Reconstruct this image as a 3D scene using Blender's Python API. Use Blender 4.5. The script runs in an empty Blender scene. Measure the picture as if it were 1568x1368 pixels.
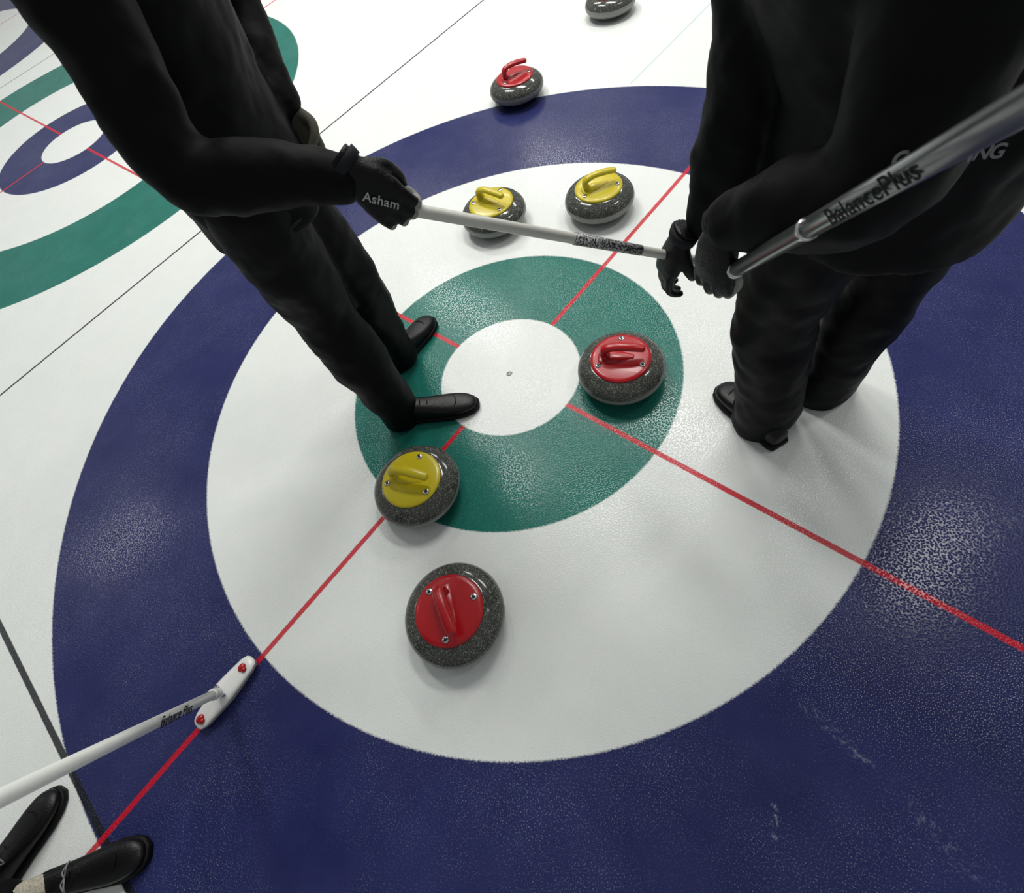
import bpy, bmesh, math, random
from mathutils import Vector, Matrix
V=Vector
scene=bpy.context.scene
COL=scene.collection
try:
    scene.view_settings.view_transform='Standard'
    scene.view_settings.look='None'
except Exception: pass

# ------------------------------------------------------------------ materials
def new_mat(name):
    m=bpy.data.materials.new(name); m.use_nodes=True
    nt=m.node_tree; nt.nodes.clear()
    out=nt.nodes.new('ShaderNodeOutputMaterial'); b=nt.nodes.new('ShaderNodeBsdfPrincipled')
    nt.links.new(b.outputs[0],out.inputs[0])
    return m,nt,b
def simple(name,col,rough=.5,metal=0,noise=0.0,nscale=60,bump=0.0,bscale=200,coat=0,spec=.5,coords='Object'):
    m,nt,b=new_mat(name)
    b.inputs['Roughness'].default_value=rough; b.inputs['Metallic'].default_value=metal
    b.inputs['Specular IOR Level'].default_value=spec
    b.inputs['Coat Weight'].default_value=coat; b.inputs['Coat Roughness'].default_value=.05
    tc=nt.nodes.new('ShaderNodeTexCoord')
    n=nt.nodes.new('ShaderNodeTexNoise'); n.inputs['Scale'].default_value=nscale; n.inputs['Detail'].default_value=2
    nt.links.new(tc.outputs[coords],n.inputs['Vector'])
    mx=nt.nodes.new('ShaderNodeMix'); mx.data_type='RGBA'
    mx.inputs[6].default_value=(*[c*(1-noise) for c in col],1); mx.inputs[7].default_value=(*[min(1,c*(1+noise)) for c in col],1)
    nt.links.new(n.outputs[0],mx.inputs[0]); nt.links.new(mx.outputs[2],b.inputs['Base Color'])
    if bump:
        n2=nt.nodes.new('ShaderNodeTexNoise'); n2.inputs['Scale'].default_value=bscale; n2.inputs['Detail'].default_value=2
        nt.links.new(tc.outputs[coords],n2.inputs['Vector'])
        bp=nt.nodes.new('ShaderNodeBump'); bp.inputs['Strength'].default_value=bump; bp.inputs['Distance'].default_value=.004
        nt.links.new(n2.outputs[0],bp.inputs['Height']); nt.links.new(bp.outputs[0],b.inputs['Normal'])
    return m

class G:  # little shader-math helper
    def __init__(s,nt): s.nt=nt
    def m(s,op,a,b=None,c=None,clamp=False):
        n=s.nt.nodes.new('ShaderNodeMath'); n.operation=op; n.use_clamp=clamp
        for i,x in enumerate((a,b,c)):
            if x is None: continue
            if isinstance(x,(int,float)): n.inputs[i].default_value=x
            else: s.nt.links.new(x,n.inputs[i])
        return n.outputs[0]
    def less(s,v,e,w=.003): # 1 if v<e, soft over w
        return s.m('MULTIPLY_ADD',v,-1/(2*w),e/(2*w)+.5,clamp=True)
    def mix(s,f,a,b):
        n=s.nt.nodes.new('ShaderNodeMix'); n.data_type='RGBA'
        for i,x in ((0,f),(6,a),(7,b)):
            if isinstance(x,(int,float)): n.inputs[i].default_value=x
            elif isinstance(x,tuple): n.inputs[i].default_value=(*x,1)
            else: s.nt.links.new(x,n.inputs[i])
        return n.outputs[2]
    def noise(s,vec,scale,detail=2,rough=.5):
        n=s.nt.nodes.new('ShaderNodeTexNoise'); n.inputs['Scale'].default_value=scale; n.inputs['Detail'].default_value=detail
        n.inputs['Roughness'].default_value=rough
        s.nt.links.new(vec,n.inputs['Vector']); return n.outputs[0]

def ice_material():
    m,nt,b=new_mat('curling_ice_paint'); g=G(nt)
    geo=nt.nodes.new('ShaderNodeNewGeometry'); P=geo.outputs['Position']
    sx=nt.nodes.new('ShaderNodeSeparateXYZ'); nt.links.new(P,sx.inputs[0]); X,Y=sx.outputs[0],sx.outputs[1]
    nz=g.noise(P,160,2,.6); nz2=g.noise(P,7,3,.6)
    jit=g.m('MULTIPLY_ADD',nz,.010,-.005)
    WH=g.mix(nz2,(.74,.775,.74),(.82,.85,.82)); RED=(.58,.006,.022); BK=(.012,.014,.018)
    BL=g.mix(nz2,(.013,.017,.082),(.032,.037,.135)); GR=g.mix(nz2,(.008,.120,.092),(.020,.195,.152))
    col=WH; btn=None
    for i in range(-2,2):
        cx=4.32*i
        dx=g.m('SUBTRACT',X,cx)
        d=g.m('SQRT',g.m('ADD',g.m('MULTIPLY',dx,dx),g.m('MULTIPLY',Y,Y)))
        d=g.m('ADD',d,jit)
        A,Bc=(BL,GR) if i%2==0 else (GR,BL)
        col=g.mix(g.less(d,1.829),col,A); col=g.mix(g.less(d,1.219),col,WH); col=g.mix(g.less(d,.610),col,Bc)
        ins=g.less(d,.262); col=g.mix(ins,col,WH)
        btn=ins if btn is None else g.m('MAXIMUM',btn,ins)
        if i==0: d0=d
    out=g.m('SUBTRACT',1,btn)
    def line(coord,pos,hw,c,mask=None,soft=.0015,strength=.95):
        nonlocal col
        a=g.m('ABSOLUTE',g.m('SUBTRACT',coord,pos))
        a=g.m('MULTIPLY_ADD',jit,.4,a)
        f=g.less(a,hw,soft)
        if mask is not None: f=g.m('MULTIPLY',f,mask)
        f=g.m('MULTIPLY',f,strength)
        col=g.mix(f,col,c)
    line(Y,-1.812,.010,BK)
    for i in range(-2,3): line(X,4.32*i-2.16,.0065,BK)
    tm=g.m('SUBTRACT',1,g.less(Y,1.75)); line(X,-.61,.003,(.25,.5,.47),tm,strength=.7)
    line(Y,0,.0085,RED,out,strength=.93)
    for i in range(-2,2): line(X,4.32*i,.0085,RED,out,strength=.93)
    col=g.mix(g.less(d0,.0105,.002),col,(.10,.11,.11)); col=g.mix(g.less(d0,.005,.002),col,(.5,.5,.48))
    # frost flecks, patchy
    n3=g.noise(P,300,1,.7); fl=g.m('MULTIPLY_ADD',n3,9.0,-5.25,clamp=True)
    n4=g.noise(P,2.6,4,.6); flm=g.m('MULTIPLY_ADD',n4,4.0,-1.6,clamp=True)
    col=g.mix(g.m('MULTIPLY',g.m('MULTIPLY',fl,flm),.36),col,(.5,.56,.64))
    # brush / slide scuffs (worn frost), plus lamp reflections painted in as streaks
    nn=g.m('MULTIPLY_ADD',g.noise(P,70,2,.7),5,-2.5,clamp=True)
    def scuff_glint(ax,ay,bx,by,w,s):
        nonlocal col
        L2=(bx-ax)**2+(by-ay)**2
        px=g.m('SUBTRACT',X,ax); py=g.m('SUBTRACT',Y,ay)
        t=g.m('DIVIDE',g.m('ADD',g.m('MULTIPLY',px,bx-ax),g.m('MULTIPLY',py,by-ay)),L2,clamp=True)
        qx=g.m('SUBTRACT',px,g.m('MULTIPLY',t,bx-ax)); qy=g.m('SUBTRACT',py,g.m('MULTIPLY',t,by-ay))
        dd=g.m('SQRT',g.m('ADD',g.m('MULTIPLY',qx,qx),g.m('MULTIPLY',qy,qy)))
        f=g.less(dd,w*.5,w*.5); f=g.m('MULTIPLY',f,nn)
        col=g.mix(g.m('MULTIPLY',f,s),col,(.6,.66,.75))
    scuff_glint(1.246,-.393,1.404,-.426,.018,.25)
    scuff_glint(1.29,-.625,1.315,-.672,.009,.8)
    scuff_glint(1.505,-.45,1.624,-.488,.024,.16)
    scuff_glint(-.80,-1.47,-.80,-1.20,.022,.22)  # lamp reflection at left, painted into the ice colour
    scuff_glint(-.90,-1.42,-.86,-1.18,.012,.18)  # second pale streak of the same painted reflection
    scuff_glint(1.30,.05,1.52,.42,.05,.14)  # lamp glint on the blue ring at right, painted into the colour
    nt.links.new(col,b.inputs['Base Color'])
    b.inputs['Roughness'].default_value=.17; b.inputs['IOR'].default_value=1.31
    b.inputs['Specular IOR Level'].default_value=.5
    vo=nt.nodes.new('ShaderNodeTexVoronoi'); vo.inputs['Scale'].default_value=170; vo.feature='F1'; vo.voronoi_dimensions='2D'
    nt.links.new(P,vo.inputs['Vector'])
    drop=g.m('MULTIPLY_ADD',vo.outputs['Distance'],-2.2,1.0,clamp=True)
    bp=nt.nodes.new('ShaderNodeBump'); bp.inputs['Strength'].default_value=.36; bp.inputs['Distance'].default_value=.0010
    nt.links.new(g.m('ADD',drop,g.noise(P,60,2,.6)),bp.inputs['Height']); nt.links.new(bp.outputs[0],b.inputs['Normal'])
    return m

def granite():
    m,nt,b=new_mat('granite'); g=G(nt)
    tc=nt.nodes.new('ShaderNodeTexCoord'); P=tc.outputs['Object']
    sx=nt.nodes.new('ShaderNodeSeparateXYZ'); nt.links.new(P,sx.inputs[0]); Z=sx.outputs[2]
    v=nt.nodes.new('ShaderNodeTexVoronoi'); v.inputs['Scale'].default_value=430; nt.links.new(P,v.inputs['Vector'])
    sp=nt.nodes.new('ShaderNodeSeparateColor'); nt.links.new(v.outputs['Color'],sp.inputs[0])
    n=g.noise(P,300,3,.7)
    c=g.mix(g.m('MULTIPLY_ADD',n,4,-1.7,clamp=True),(.026,.028,.023),(.130,.135,.118))
    c=g.mix(g.m('MULTIPLY_ADD',sp.outputs[0],7,-6.0,clamp=True),c,(.28,.29,.26))
    a=g.m('ABSOLUTE',g.m('SUBTRACT',Z,.048)); band=g.less(a,.0165,.002)
    c2=g.mix(.55,c,(.38,.39,.37)); c=g.mix(band,c,c2)
    nt.links.new(c,b.inputs['Base Color'])
    nt.links.new(g.m('MULTIPLY_ADD',band,.40,.11),b.inputs['Roughness'])
    b.inputs['Specular IOR Level'].default_value=.45
    return m

ICE=ice_material(); GRAN=granite()
REDP=simple('red_plastic',(.42,.003,.008),.30,noise=.08,coat=.12)
YELP=simple('yellow_plastic',(.60,.49,.006),.32,noise=.06,coat=.12)
STEEL=simple('bolt_steel',(.62,.62,.62),.22,1)
BOLT=simple('bolt_dark',(.05,.05,.06),.3,.8)
JACK=simple('black_jacket_fabric',(.0018,.0019,.0027),.62,noise=.4,nscale=25,bump=.15,bscale=45,spec=.13)
TROU=simple('black_trouser_fabric',(.0016,.0017,.0025),.58,noise=.4,nscale=20,bump=.15,bscale=40,spec=.14)
GLOV=simple('black_glove_leather',(.0022,.0022,.003),.42,noise=.3,bump=.3,bscale=300,spec=.25)
GLOVG=simple('grey_glove_leather',(.26,.27,.24),.6,noise=.15,bump=.2,bscale=300)
GLOVT=simple('tan_glove_leather',(.11,.105,.08),.7,noise=.25,bump=.3,bscale=200,spec=.2)
SHOE=simple('black_shoe_leather',(.0022,.0022,.003),.38,noise=.3,bump=.15,bscale=220,spec=.3)
SOLE=simple('black_rubber_sole',(.003,.003,.003),.6,spec=.2)
LACE=simple('grey_lace',(.22,.22,.21),.8)
SOCK=simple('knit_sock',(.45,.42,.33),.9,noise=.6,nscale=160,bump=.8,bscale=180)
GREYT=simple('grey_piping',(.014,.015,.019),.7,spec=.2)
WHP=simple('white_broom_paint',(.66,.66,.60),.3,noise=.05)
WHP2=simple('white_broom_shell',(.78,.79,.76),.3,noise=.05)
SILV=simple('silver_broom_shaft',(.25,.255,.26),.26,.85,noise=.15)
BLK=simple('black_print',(.004,.004,.006),.6,spec=.2)
WHT=simple('white_print',(.42,.42,.42),.6)
DIM=simple('grey_print',(.20,.20,.21),.7)
PAD=simple('broom_pad_cloth',(.25,.25,.27),.9,bump=.5)
SKIN=simple('skin',(.55,.32,.23),.5,noise=.08)
HAIR=simple('hair',(.03,.018,.01),.7,noise=.4,nscale=120,bump=.6,bscale=200)
EYE=simple('eye_white',(.8,.8,.78),.2); IRIS=simple('iris',(.03,.04,.05),.2)
LAMPH=simple('lamp_housing',(.6,.6,.6),.4,.3)
def pattern_mat():
    m,nt,b=new_mat('black_white_wrap'); g=G(nt)
    tc=nt.nodes.new('ShaderNodeTexCoord'); n=g.noise(tc.outputs['Object'],260,3,.7)
    nt.links.new(g.mix(g.m('MULTIPLY_ADD',n,14,-6.8,clamp=True),(.02,.02,.03),(.6,.6,.58)),b.inputs['Base Color']); b.inputs['Roughness'].default_value=.35
    return m
WRAP=pattern_mat()

# ------------------------------------------------------------------ mesh helpers
def empty(name,loc=(0,0,0)):
    e=bpy.data.objects.new(name,None); e.location=loc; e.empty_display_size=.1; COL.objects.link(e); return e
def finish(bm,name,mat,parent=None,smooth=True,loc=None):
    bmesh.ops.recalc_face_normals(bm,faces=bm.faces)
    me=bpy.data.meshes.new(name); bm.to_mesh(me); bm.free()
    for mm in (mat if isinstance(mat,(list,tuple)) else [mat]): me.materials.append(mm)
    if smooth:
        for p in me.polygons: p.use_smooth=True
    o=bpy.data.objects.new(name,me); COL.objects.link(o)
    if loc is not None: o.location=loc
    if parent: o.parent=parent
    return o
def ring_loft(bm,rings,seg=20,caps=True,power=2.0):
    loops=[]
    for c,u,v in rings:
        L=[]
        for i in range(seg):
            t=2*math.pi*i/seg; ct,st=math.cos(t),math.sin(t)
            e=2.0/power
            x=math.copysign(abs(ct)**e,ct); y=math.copysign(abs(st)**e,st)
            L.append(bm.verts.new(V(c)+V(u)*x+V(v)*y))
        loops.append(L)
    for a,b in zip(loops,loops[1:]):
        for i in range(seg):
            j=(i+1)%seg; bm.faces.new((a[i],a[j],b[j],b[i]))
    if caps:
        bm.faces.new(loops[0][::-1]); bm.faces.new(loops[-1])
    return loops
def frames(pts,hint=None):
    T=[]
    n=len(pts)
    for i in range(n):
        a=pts[max(0,i-1)]; b=pts[min(n-1,i+1)]; T.append((b-a).normalized())
    up=V(hint) if hint is not None else (V((0,0,1)) if abs(T[0].z)<.9 else V((1,0,0)))
    res=[]; u=None
    for t in T:
        if u is None or hint is not None: u=(up-t*up.dot(t)).normalized()
        else: u=(u-t*u.dot(t)).normalized()
        w=t.cross(u); res.append((t,u,w))
    return res
def catmull(pts,rad,n):
    P=[V(p) for p in pts]; out=[];ro=[]
    m=len(P)
    for i in range(m-1):
        p0=P[max(0,i-1)];p1=P[i];p2=P[i+1];p3=P[min(m-1,i+2)]
        r1=rad[i]; r2=rad[i+1]
        for k in range(n):
            t=k/n
            out.append(.5*((2*p1)+(p2-p0)*t+(2*p0-5*p1+4*p2-p3)*t*t+(3*p1-p0-3*p2+p3)*t**3))
            s=t*t*(3-2*t)
            if isinstance(r1,tuple): ro.append(tuple(a+(b-a)*s for a,b in zip(r1,r2)))
            else: ro.append(r1+(r2-r1)*s)
    out.append(P[-1]); ro.append(rad[-1]); return out,ro
def tube(bm,pts,rad,n=4,seg=16,hint=None,round_ends=True,power=2.0):
    P,Rr=catmull(pts,rad,n) if n>1 else ([V(p) for p in pts],list(rad))
    F=frames(P,hint); rings=[]
    def rr(r): return r if isinstance(r,tuple) else (r,r)
    if round_ends:
        t,u,w=F[0]; a,b=rr(Rr[0]); m=min(a,b)
        for k in (80,60,35,15):
            c=math.cos(math.radians(k)); s=math.sin(math.radians(k)); rings.append((P[0]-t*m*s,u*a*c,w*b*c))
    for p,(t,u,w),r in zip(P,F,Rr):
        a,b=rr(r); rings.append((p,u*a,w*b))
    if round_ends:
        t,u,w=F[-1]; a,b=rr(Rr[-1]); m=min(a,b)
        for k in (15,35,60,80):
            c=math.cos(math.radians(k)); s=math.sin(math.radians(k)); rings.append((P[-1]+t*m*s,u*a*c,w*b*c))
    ring_loft(bm,rings,seg,power=power)
def lathe(bm,prof,seg=64):
    loops=[]
    for r,z in prof:
        if r<1e-6: loops.append([bm.verts.new((0,0,z))])
        else: loops.append([bm.verts.new((r*math.cos(2*math.pi*i/seg),r*math.sin(2*math.pi*i/seg),z)) for i in range(seg)])
    for a,b in zip(loops,loops[1:]):
        for i in range(seg):
            j=(i+1)%seg
            if len(a)==1 and len(b)==1: continue
            if len(a)==1: bm.faces.new((a[0],b[j],b[i]))
            elif len(b)==1: bm.faces.new((a[i],a[j],b[0]))
            else: bm.faces.new((a[i],a[j],b[j],b[i]))
def ellipsoid(bm,c,r,rot=None,seg=20):
    M=Matrix.Translation(V(c))@(rot.to_4x4() if rot else Matrix.Identity(4))@Matrix.Diagonal((*r,1))
    bmesh.ops.create_uvsphere(bm,u_segments=seg,v_segments=seg//2+2,radius=1,matrix=M)
def remesh(o,vox,smooth=6,disp=None):
    m=o.modifiers.new('union','REMESH'); m.mode='VOXEL'; m.voxel_size=vox; m.use_smooth_shade=True
    if smooth:
        s=o.modifiers.new('soften','SMOOTH'); s.factor=.5; s.iterations=smooth
    if disp:
        for i,(sc,st) in enumerate(disp):
            t=bpy.data.textures.new('folds','CLOUDS'); t.noise_scale=sc; t.noise_depth=1
            d=o.modifiers.new('folds','DISPLACE'); d.texture=t; d.texture_coords='LOCAL'; d.strength=st; d.mid_level=.5
def text(s,size,loc,xdir,ndir,mat,parent,name='lettering',bold=0,ext=.0002):
    c=bpy.data.curves.new(name,'FONT'); c.body=s; c.size=size; c.align_x='CENTER'; c.align_y='CENTER'; c.offset=bold; c.extrude=ext
    c.space_character=1.08
    c.materials.append(mat); o=bpy.data.objects.new(name,c); COL.objects.link(o)
    x=V(xdir).normalized(); z=V(ndir); z=(z-x*z.dot(x)).normalized(); y=z.cross(x)
    M=Matrix((x,y,z)).transposed().to_4x4(); M.translation=V(loc)
    o.parent=parent; o.matrix_world=M
    return o

# ------------------------------------------------------------------ ice
bm=bmesh.new()
x0,x1,y0,y1=-10.8,6.48,-8,20
vs=[bm.verts.new(p) for p in ((x0,y0,0),(x1,y0,0),(x1,y1,0),(x0,y1,0))]; bm.faces.new(vs)
floor=finish(bm,'floor',ICE,smooth=False)

# ------------------------------------------------------------------ stones
def stone(x,y,ang,plastic):
    e=empty('curling_stone',(x,y,0)); e.rotation_euler=(0,0,ang)
    bm=bmesh.new()
    lathe(bm,[(0,.008),(.052,.008),(.058,.001),(.066,.0),(.074,.003),(.09,.008),(.112,.015),(.129,.026),(.139,.037),(.1440,.046),(.1455,.056),(.1440,.067),(.139,.077),(.1305,.087),(.118,.0955),(.104,.1015),(.098,.1035),(.02,.104),(0,.104)],72)
    finish(bm,'granite_body',GRAN,e)
    bm=bmesh.new()
    lathe(bm,[(0,.100),(.096,.100),(.0985,.102),(.0985,.1065),(.096,.1095),(.085,.1115),(.05,.1135),(.0,.1145)],64)
    tube(bm,[(-.040,0,.106),(-.047,0,.120),(-.055,0,.138),(-.046,0,.156),(-.012,0,.164),(.032,0,.161),(.070,0,.153)],
         [(.017,.026),(.013,.021),(.012,.018),(.0115,.017),(.0110,.0160),(.0115,.0165),(.0105,.0145)],n=5,seg=20)
    tube(bm,[(-.066,0,.109),(-.02,0,.1125),(.04,0,.111)],[(.008,.030),(.010,.027),(.005,.012)],n=5,seg=16)
    finish(bm,'handle',plastic,e)
    bm=bmesh.new(); bm2=bmesh.new()
    for a in (90,205,335):
        a=math.radians(a); c=(.078*math.cos(a),.078*math.sin(a))
        for b_,pr in ((bm,[(0,.110),(.0095,.110),(.0098,.1135),(.0085,.1148),(.0,.1150)]),(bm2,[(0,.1149),(.0045,.1149),(.0040,.1168),(.0015,.1172),(0,.1172)])):
            t=bmesh.new(); lathe(t,pr,20); bmesh.ops.translate(t,vec=(c[0],c[1],0),verts=t.verts)
            me=bpy.data.meshes.new('t'); t.to_mesh(me); t.free(); b_.from_mesh(me); bpy.data.meshes.remove(me)
    finish(bm,'washers',STEEL,e); finish(bm2,'bolt_heads',BOLT,e)
A=math.atan2
stone(.432,-.759,A(-.46,.89),REDP)
stone(.053,-.534,A(.37,.93),YELP)
stone(.360,.189,A(.52,.86),REDP)
stone(-.588,.627,A(.10,1),YELP)
stone(-.207,.888,A(.82,.57),YELP)
stone(-1.139,1.476,A(.9,.43),REDP)
stone(-1.135,2.355,A(.9,.3),REDP)

# ------------------------------------------------------------------ brooms
def cyl(bm,a,b,r0,r1=None,seg=24):
    a=V(a);b=V(b); r1=r0 if r1 is None else r1; t=(b-a).normalized()
    u=t.orthogonal().normalized(); w=t.cross(u)
    ring_loft(bm,[(a,u*r0,w*r0),(b,u*r1,w*r1)],seg)
def broom(foot,top,headdir,up,shaftmat,shellmat,r=.0125,half=.112):
    e=empty('curling_broom',(0,0,0))
    foot=V(foot);top=V(top);h=V(headdir).normalized();up=V(up); up=(up-h*up.dot(h)).normalized(); s=h.cross(up)
    ax=(top-foot).normalized()
    bm=bmesh.new()
    cyl(bm,foot+ax*.055,top,r); cyl(bm,top,top+ax*.006,r*1.08)
    finish(bm,'shaft',shaftmat,e)
    bm=bmesh.new(); cyl(bm,foot+ax*.012,foot+ax*.06,.010,.0165); cyl(bm,foot+ax*.058,foot+ax*.075,.0165,.0135)
    finish(bm,'ferrule',shellmat,e)
    bm=bmesh.new()
    base=foot-up*.022
    prof=[(-1,.010,.006),(-.95,.020,.010),(-.8,.027,.013),(-.5,.031,.016),(-.15,.035,.020),(0,.036,.021),(.15,.035,.020),(.5,.031,.016),(.8,.027,.013),(.95,.020,.010),(1,.010,.006)]
    ring_loft(bm,[(base+h*half*t+up*(hh*.5-.004),s*w,up*hh*.62) for t,w,hh in prof],20,power=2.6)
    finish(bm,'head_shell',shellmat,e)
    bm=bmesh.new()
    ring_loft(bm,[(base+h*half*t*.98-up*.0095,s*w*.93,up*.0055) for t,w,hh in prof],20,power=3)
    finish(bm,'brush_pad',PAD,e)
    bm=bmesh.new()
    tube(bm,[foot-s*.017-up*.008,foot-s*.015+up*.008,foot+s*.015+up*.008,foot+s*.017-up*.008],[.006]*4,n=4,seg=12)
    cyl(bm,foot-s*.022,foot+s*.022,.005)
    finish(bm,'hinge',STEEL,e)
    bm=bmesh.new()
    for t in (-.78,.70):
        rot=Matrix((h,s,up)).transposed()
        ellipsoid(bm,base+h*half*t+up*.0135,(.013,.011,.007),rot,16)
        ellipsoid(bm,base+h*half*t+up*.0135+s*.010,(.009,.008,.006),rot,12)
    finish(bm,'release_tabs',REDP,e)
    return e
def txt_on_shaft(s,size,p,ax,n,mat,parent,r,flip=1,bold=0):
    n=V(n); n=(n-ax*n.dot(ax)).normalized(); return text(s,size,p+n*(r+.0006),ax*flip,n,mat,parent,bold=bold)
cam_p=V((.99649,-.69017,1.4844))
# white broom resting on the ice at lower left
f3=V((.0,-1.350,.045)); t3=f3+V((.361,.073,.72)).normalized()*1.17
b3=broom(f3,t3,(-.013,.226,0),(0,0,1),WHP2,WHP2)
ax=(t3-f3).normalized()
txt_on_shaft('Balance Plus',.033,f3+ax*.34,ax,(.9,.5,.5),BLK,b3,.0125,-1,.0003)
# white broom whose shaft is held between the two curlers
pA=V((.213,-.201,.896)); pB=V((.532,.143,.634)); Adir=(pB-pA).normalized(); LAB=(pB-pA).length
b1=empty('curling_broom')
bm=bmesh.new(); tube(bm,[pA-Adir*.085,pA+Adir*(LAB+.11)],[.0125,.0100],n=1,seg=24); finish(bm,'shaft',WHP,b1)
bm=bmesh.new(); cyl(bm,pA+Adir*LAB*.58,pA+Adir*LAB*.88,.0128,.0112); finish(bm,'printed_wrap',WRAP,b1)
bm=bmesh.new(); tube(bm,[pA+Adir*(LAB+.10),pA+Adir*(LAB+.13)],[.0120,.012],n=1,seg=20); finish(bm,'end_cap',BLK,b1)
# silver broom held by the curler at right
Sd=V((.255,-.208,.43)).normalized(); Q2=V((.727,-.015,.785))
e2=empty('curling_broom',(0,0,0))
bm=bmesh.new(); cyl(bm,Q2-Sd*.06,Q2+Sd*.95,.0125,.0130); finish(bm,'shaft',SILV,e2)
bm=bmesh.new(); cyl(bm,Q2+Sd*.05,Q2+Sd*.075,.0137); cyl(bm,Q2+Sd*.285,Q2+Sd*.295,.0140); finish(bm,'collars',STEEL,e2)
bm=bmesh.new(); tube(bm,[Q2+Sd*.95,Q2+Sd*1.0],[.0145,.0135],n=1); finish(bm,'end_cap',BLK,e2)
txt_on_shaft('BalancePlus',.026,Q2+Sd*.42,Sd,(.3,-.5,.6),BLK,e2,.0131,1,.0003)

# ------------------------------------------------------------------ people
def shoe(parent,heel,toe,name,laces=True):
    heel=V(heel);toe=V(toe); f=(toe-heel); L=f.length; f.normalize(); up=V((0,0,1)); s=f.cross(up)
    st=[(0,.024,.062),(.05,.032,.078),(.18,.035,.094),(.32,.036,.092),(.45,.038,.076),(.58,.043,.064),(.72,.047,.056),(.86,.043,.050),(.95,.032,.042),(1.0,.013,.031)]
    bm=bmesh.new()
    ring_loft(bm,[(heel+f*L*t+up*(.014+(h-.014)*.45),s*w,up*(h-.014)*.55) for t,w,h in st],24,power=2.5)
    o=finish(bm,name+'_upper',SHOE,parent); m=o.modifiers.new('s','SUBSURF'); m.levels=1; m.render_levels=2
    bm=bmesh.new()
    ring_loft(bm,[(heel+f*L*(t*1.02-.01)+up*.0105,s*(w+.004),up*.0105) for t,w,h in st],24,power=4)
    finish(bm,name+'_sole',SOLE,parent)
    bm=bmesh.new()
    for k,t in enumerate((.42,.49,.56,.63)):
        h=.084-.034*(t-.38)/.25; c=heel+f*L*t
        tube(bm,[c-s*.024+up*(h-.010),c+up*(h+.002)+f*.006,c+s*.024+up*(h-.010)],[.0022]*3,n=4,seg=8)
    pts=[]
    for k in range(9):
        a=-1+2*k/8; c=heel+f*L*(.80-.10*a*a); pts.append(c+s*a*.045+up*(.056-.020*a*a))
    tube(bm,pts,[.0014]*9,n=2,seg=6)
    finish(bm,name+'_seams',SOLE,parent)
    if laces:
        bm=bmesh.new()
        c=heel+f*L*.42+up*.084
        for q in (-1,1): tube(bm,[c,c+s*q*.022+up*.010+f*.012,c+s*q*.034-up*.004+f*.004,c+s*q*.014-up*.0-f*.008,c],[.0020]*5,n=5,seg=8)
        finish(bm,name+'_laces',LACE,parent)
def hand(parent,side,Y,Z,name,Q=None,wrist=None,mat=GLOV,tipmat=None,curl=(20,80,70),qy=.100,qz=.021):
    Y=V(Y).normalized(); Z=V(Z); Z=(Z-Y*Z.dot(Y)).normalized()
    X=(Z.cross(Y) if side=='R' else Y.cross(Z))
    if wrist is None: wrist=V(Q)-Y*qy+Z*qz
    W=V(wrist)
    T=lambda x,y,z: W+X*x+Y*y+Z*z
    bm=bmesh.new()
    ring_loft(bm,[(T(0,-.03,0),X*.030,Z*.024),(T(0,.0,0),X*.029,Z*.022),(T(.002,.03,0),X*.038,Z*.021),(T(.001,.065,0),X*.042,Z*.018),(T(0,.09,-.001),X*.041,Z*.014),(T(0,.098,-.002),X*.036,Z*.008)],20,power=2.4)
    tips=bmesh.new()
    for i,(x,L,y) in enumerate(((.031,.072,.088),(.0105,.080,.092),(-.0105,.075,.089),(-.0305,.058,.083))):
        p=V((x,y,0)); ang=0; pts=[(x*.95,y-.025,-.001),tuple(p)]
        for k,fr in enumerate((.44,.31,.25)):
            ang+=curl[k]*(1+.04*i); a=math.radians(ang)
            p=p+V((0,math.cos(a),-math.sin(a)))*L*fr; pts.append(tuple(p))
        wp=[T(*q) for q in pts]
        tube(bm,wp,[.0105,.0108,.0100,.0095,.0085],n=4,seg=12)
        if tipmat: tube(tips,wp[2:],[.0108,.0102,.0093],n=4,seg=12)
    if curl[1]>50: tp=[(.022,.015,-.006),(.040,.040,-.020),(.040,.068,-.038),(.026,.090,-.047)]
    else: tp=[(.022,.015,-.004),(.046,.036,-.014),(.050,.058,-.034),(.036,.074,-.050)]
    tube(bm,[T(*q) for q in tp],[.015,.0135,.0115,.0095],n=4,seg=12)
    o=finish(bm,name,mat,parent); remesh(o,.0035,3)
    if tipmat: 
        o=finish(tips,name+'_fingertips',tipmat,parent); remesh(o,.003,1)
    else: tips.free()
    bm=bmesh.new(); ring_loft(bm,[(T(0,-.022,0),X*.036,Z*.030),(T(0,-.012,0),X*.0355,Z*.0295),(T(0,-.004,0),X*.034,Z*.028)],24)
    finish(bm,name+'_wrist_strap',GREYT,parent)
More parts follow.
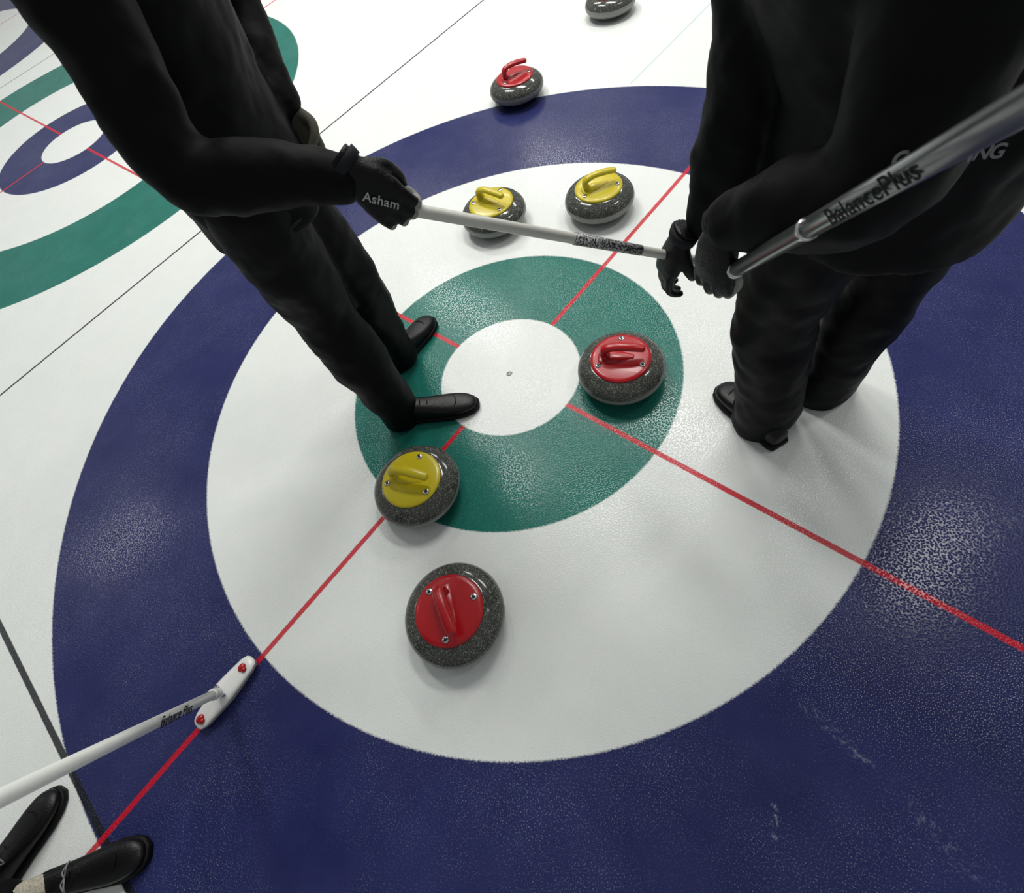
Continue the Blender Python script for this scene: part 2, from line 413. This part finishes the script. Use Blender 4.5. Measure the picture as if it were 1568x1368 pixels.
def person(face,hip,chest,neck,head,sh,elb,wri,hipj,knee,ank,hemz=.80,tor=(.185,.145),leg=(.100,.082,.074),hemdrop=.05,arm=(.068,.056,.042),hemf=(1.04,1.04)):
    e=empty('curler_person',(0,0,0))
    f=V(face).normalized(); up=V((0,0,1)); r=f.cross(up)  # person's right
    bm=bmesh.new()
    hip=V(hip)
    ring_loft(bm,[(hip+up*z,r*w,f*d) for z,w,d in ((-.14,.13,.10),(-.08,.165,.125),(0,.175,.13),(.08,.165,.12),(.14,.155,.11))],28)
    for s_ in (0,1):
        a=V(hipj[s_]);k=V(knee[s_]);n_=V(ank[s_]); hem=V((n_.x,n_.y,hemdrop))
        tube(bm,[a,a.lerp(k,.45),k,k.lerp(n_,.4),n_,hem],[leg[0],leg[0]*.95,leg[1],leg[1]*.98,leg[2],leg[2]*1.02],n=6,seg=20)
    o=finish(bm,'trousers',TROU,e); remesh(o,.010,7,[(.11,.020),(.04,.006)])
    bm=bmesh.new()
    ch=V(chest); nk=V(neck)
    w,d=tor
    hemc=V((hip.x,hip.y,hemz))
    secs=[(hemc,w*hemf[0],d*hemf[1]),(hip+up*.06,w,d),(hip.lerp(ch,.45)+up*.02,w*.95,d*.96),(ch,w*1.06,d*1.02),(ch.lerp(nk,.5),w*1.0,d*.90),(ch.lerp(nk,.82),w*.60,d*.62),(nk,.062,.062),(nk+(V(head)-nk)*.22,.058,.058)]
    ring_loft(bm,[(c,r*a,f*b) for c,a,b in secs],32,power=2.25)
    for s_ in (0,1):
        S=V(sh[s_]);E=V(elb[s_]);Wr=V(wri[s_])
        inn=ch.lerp(nk,.45).lerp(S,.55)
        tube(bm,[inn,S,S.lerp(E,.5),E,E.lerp(Wr,.5),Wr],[.075,arm[0]*1.08,arm[0],arm[1]*1.12,arm[1],arm[2]],n=6,seg=20)
        # bunched cloth at elbow and cuff
        for q in (.66,.76,.86): 
            c=E.lerp(Wr,q); t=(Wr-E).normalized(); u=t.orthogonal().normalized(); v=t.cross(u); rr=arm[1]+(arm[2]-arm[1])*(q-.5)*2+.003
            ring_loft(bm,[(c-t*.012,u*rr*.8,v*rr*.8),(c,u*rr,v*rr),(c+t*.012,u*rr*.8,v*rr*.8)],20)
    o=finish(bm,'jacket',JACK,e); remesh(o,.0095,7,[(.10,.018),(.035,.006)])
    e['j']=o.name
    bm=bmesh.new(); pts=[]
    for i in range(41):
        t=2*math.pi*i/40; ct,st=math.cos(t),math.sin(t); ee=2/2.25
        pts.append(hemc+up*.028+r*math.copysign(abs(ct)**ee,ct)*w*(hemf[0]-.025)+f*math.copysign(abs(st)**ee,st)*d*(hemf[1]-.025))
    tube(bm,pts,[.004]*41,n=1,seg=8,round_ends=False); finish(bm,'hem_piping',GREYT,e)
    h=V(head); bm=bmesh.new()
    Rm=Matrix((r,f,up)).transposed()
    ellipsoid(bm,h+up*.02,(.076,.095,.098),Rm,28)
    ellipsoid(bm,h-up*.055+f*.025,(.056,.062,.062),Rm,24)
    tube(bm,[nk-up*.03,nk.lerp(h,.5),h-up*.04],[.056,.054,.055],n=3)
    tube(bm,[h+f*.088+up*.012,h+f*.108-up*.024,h+f*.090-up*.036],[.009,.014,.010],n=3,seg=12)
    tube(bm,[h+f*.078-up*.066-r*.022,h+f*.087-up*.064,h+f*.078-up*.066+r*.022],[.005,.008,.005],n=3,seg=10)
    tube(bm,[h+f*.074-up*.076-r*.018,h+f*.083-up*.077,h+f*.074-up*.076+r*.018],[.005,.008,.005],n=3,seg=10)
    for q in (-1,1):
        tube(bm,[h+r*q*.074+up*.02,h+r*q*.084-up*.0,h+r*q*.076-up*.03],[(.010,.018),(.010,.020),(.008,.010)],n=3,seg=12)
        tube(bm,[h+f*.084+up*.028+r*q*.014,h+f*.082+up*.032+r*q*.04],[.007,.006],n=2,seg=10)
    o=finish(bm,'head',SKIN,e); remesh(o,.0045,3)
    bm=bmesh.new(); bi=bmesh.new()
    for q in (-1,1):
        ellipsoid(bm,h+f*.080+up*.010+r*q*.031,(.013,.011,.008),Rm,14); ellipsoid(bi,h+f*.0895+up*.010+r*q*.031,(.005,.003,.005),Rm,10)
    finish(bm,'eyes',EYE,e); finish(bi,'irises',IRIS,e)
    bm=bmesh.new(); ellipsoid(bm,h+up*.034-f*.012,(.084,.098,.096),Rm,28)
    ellipsoid(bm,h-up*.01-f*.045,(.076,.060,.080),Rm,24)
    o=finish(bm,'hair',HAIR,e); remesh(o,.006,4,[(.02,.008)])
    return e
# --- curler at left, holding the white broom out in front
handY=V((.52,.22,-.80)).normalized(); handZ=V((.8,-.6,.2)); Zp=(handZ-handY*handZ.dot(handY)).normalized()
Q1=pA-Adir*.050
wR=Q1-handY*.100+Zp*.021
pe=person(face=(.6,.8,0),hip=(-.34,-.28,.92),chest=(-.30,-.26,1.28),neck=(-.25,-.20,1.50),head=(-.21,-.15,1.65),
   sh=((-.13,-.39,1.40),(-.42,-.13,1.40)),elb=((-.04,-.455,1.085),(-.47,-.04,1.12)),wri=(tuple(wR-handY*.012+V((-.012,-.012,-.020))),(-.335,-.105,.965)),
   hipj=((-.26,-.34,.88),(-.41,-.225,.88)),knee=((-.305,-.345,.50),(-.38,-.19,.50)),ank=((-.217,-.357,.12),(-.42,-.17,.12)),leg=(.110,.094,.073))
shoe(pe,(-.265,-.40,0),(-.01,-.165,0),'right_shoe',False); shoe(pe,(-.41,-.23,0),(-.455,.05,0),'left_shoe',False)
hand(pe,'R',handY,handZ,'right_hand',Q=Q1,tipmat=GLOVG)
hand(pe,'L',(.15,-.05,-1),(-.6,.8,0),'left_hand',wrist=(-.335,-.105,.945),mat=GLOVT,curl=(25,40,30))
text('Asham',.022,Q1+Zp*.043-handY*.034,(.55,.50,-.45) ,Zp,WHT,pe,'glove_lettering',.0003)
# --- curler at right
hy=V((.0,-.1,-1)).normalized(); hz=V((-.3,-.9,.1)); zz=(hz-hy*hz.dot(hy)).normalized()
wL=Q2-hy*.100+zz*.021
hyR=V((-.28,-.20,-.95)).normalized(); hzR=V((-.55,-.75,.3)); zR=(hzR-hyR*hzR.dot(hyR)).normalized()
QR=pB+Adir*.045
wRR=QR-hyR*.052+zR*.030
pr=person(face=(-.65,-.70,0),hip=(.840,.30,.92),chest=(.74,.25,1.20),neck=(.66,.18,1.40),head=(.62,.14,1.55),
   sh=((.555,.30,1.30),(.89,.09,1.30)),elb=((.625,.225,1.03),(.90,-.02,1.02)),wri=(tuple(wRR+V((.040,.032,.045))),tuple(wL+V((.01,.0,.02)))),
   hipj=((.92,.41,.88),(.815,.235,.88)),knee=((.925,.45,.50),(.765,.25,.48)),ank=((.905,.455,.12),(.812,.265,.12)),leg=(.112,.097,.092),tor=(.245,.195),hemz=.765,arm=(.080,.062,.042),hemdrop=.04,hemf=(.90,.90))
shoe(pr,(.90,.205,0),(.655,.305,0),'left_shoe',False); shoe(pr,(.975,.44,0),(.72,.53,0),'right_shoe',False)
hand(pr,'L',hy,hz,'left_hand',Q=Q2,tipmat=GLOVG)
hand(pr,'R',hyR,hzR,'right_hand',wrist=tuple(wRR),curl=(20,34,28))
# --- curler at lower left (only the shoes are in view)
pt=person(face=(.45,.89,0),hip=(-.10,-2.06,.90),chest=(.04,-1.88,1.22),neck=(.12,-1.76,1.42),head=(.17,-1.68,1.56),
   sh=((.24,-1.86,1.30),(-.10,-1.70,1.30)),elb=((.36,-1.58,1.16),(-.24,-1.66,1.04)),wri=((.50,-1.36,1.12),(-.16,-1.72,.82)),
   hipj=((-.02,-2.09,.86),(-.18,-2.02,.86)),knee=((.02,-2.0,.48),(-.16,-2.0,.48)),ank=((-.005,-2.0,.16),(-.135,-2.09,.12)),hemdrop=.13)
shoe(pt,(-.022,-1.97,0),(.144,-1.722,0),'right_shoe'); shoe(pt,(-.125,-2.11,0),(-.215,-1.845,0),'left_shoe')
bm=bmesh.new(); tube(bm,[(.012,-1.935,.07),(.002,-1.975,.14)],[.038,.042],n=3); finish(bm,'sock',SOCK,pt)
hand(pt,'R',(.7,.6,-.3),(0.2,-.2,.9),'right_hand',Q=tuple(f3+ax*1.06))
hand(pt,'L',(.2,-.1,-.95),(-.8,.5,.0),'left_hand',wrist=(-.155,-1.725,.80),curl=(20,30,25))
# embroidered lettering sewn on the right curler's jacket, letter by letter on the cloth surface
def sew(jname,word,a,b,dirn,size,mat,parent):
    dg=bpy.context.evaluated_depsgraph_get(); ob=bpy.data.objects[jname].evaluated_get(dg)
    a=V(a);b=V(b);d=V(dirn).normalized(); x=(b-a).normalized(); n=len(word)
    for i,chh in enumerate(word):
        p=a.lerp(b,i/(n-1)); ok,loc,nor,_=ob.ray_cast(p,d)
        if ok: text(chh,size,loc+nor*.0025,x,nor,mat,parent,'jacket_lettering',.0005,.0004)
try:
    g=V((-.095,1.58,-1.0)).normalized(); o_=cam_p+g*.25; xx=V((.76,.60,-.10)).normalized()
    sew(pr['j'],'CURLING',o_-xx*.050,o_+xx*.050,g,.024,DIM,pr)
except Exception as ex: print(ex)
for e_ in (pe,pr,pt): del e_['j']

# ------------------------------------------------------------------ lamps
def lamp(x,y,z,sx,sy,power,rot=0):
    e=empty('ceiling_light',(x,y,z)); e.rotation_euler=(0,0,rot)
    l=bpy.data.lights.new('lamp_tube','AREA'); l.shape='RECTANGLE'; l.size=sx; l.size_y=sy; l.energy=power; l.color=(1,.985,.95)
    o=bpy.data.objects.new('lamp_tube',l); COL.objects.link(o); o.parent=e
    bm=bmesh.new(); bmesh.ops.create_cube(bm,size=1,matrix=Matrix.Translation((0,0,.06))@Matrix.Diagonal((sx+.1,sy+.1,.1,1)))
    bmesh.ops.bevel(bm,geom=bm.edges[:],offset=.02,segments=2,affect='EDGES')
    o=finish(bm,'housing',LAMPH,e,smooth=False)
for (x,y,p,sx,sy) in ((2.7,3.3,62,.4,1.6),(-1.6,3.4,190,2.4,.7),(-5.8,3.6,190,2.4,.7),(-3.4,1.2,150,2.4,.7),(-8.0,-3.9,45,.5,1.5),(-1.5,7.5,145,2.4,.7),(-6.5,8,145,2.4,.7)):
    lamp(x,y,6.0,sx,sy,p)
w=bpy.data.worlds.new('arena_ambient'); scene.world=w; w.use_nodes=True
bg=w.node_tree.nodes['Background']; bg.inputs[0].default_value=(.95,.98,1,1); bg.inputs[1].default_value=.25

# ------------------------------------------------------------------ camera
R_=V((.75769,.61600,-.21552)); U_=V((-.46760,.74280,.47917)); F_=V((-.45525,.26229,-.85085))
cam=bpy.data.objects.new('camera',bpy.data.cameras.new('camera')); COL.objects.link(cam)
M=Matrix((R_,U_,-F_)).transposed().to_4x4(); M.translation=cam_p; cam.matrix_world=M
cam.data.sensor_width=36; cam.data.sensor_fit='HORIZONTAL'; cam.data.lens=36*789.9/1568.0; cam.data.clip_start=.02
cam.data.dof.use_dof=True; cam.data.dof.focus_distance=1.5; cam.data.dof.aperture_fstop=6.3
scene.camera=cam
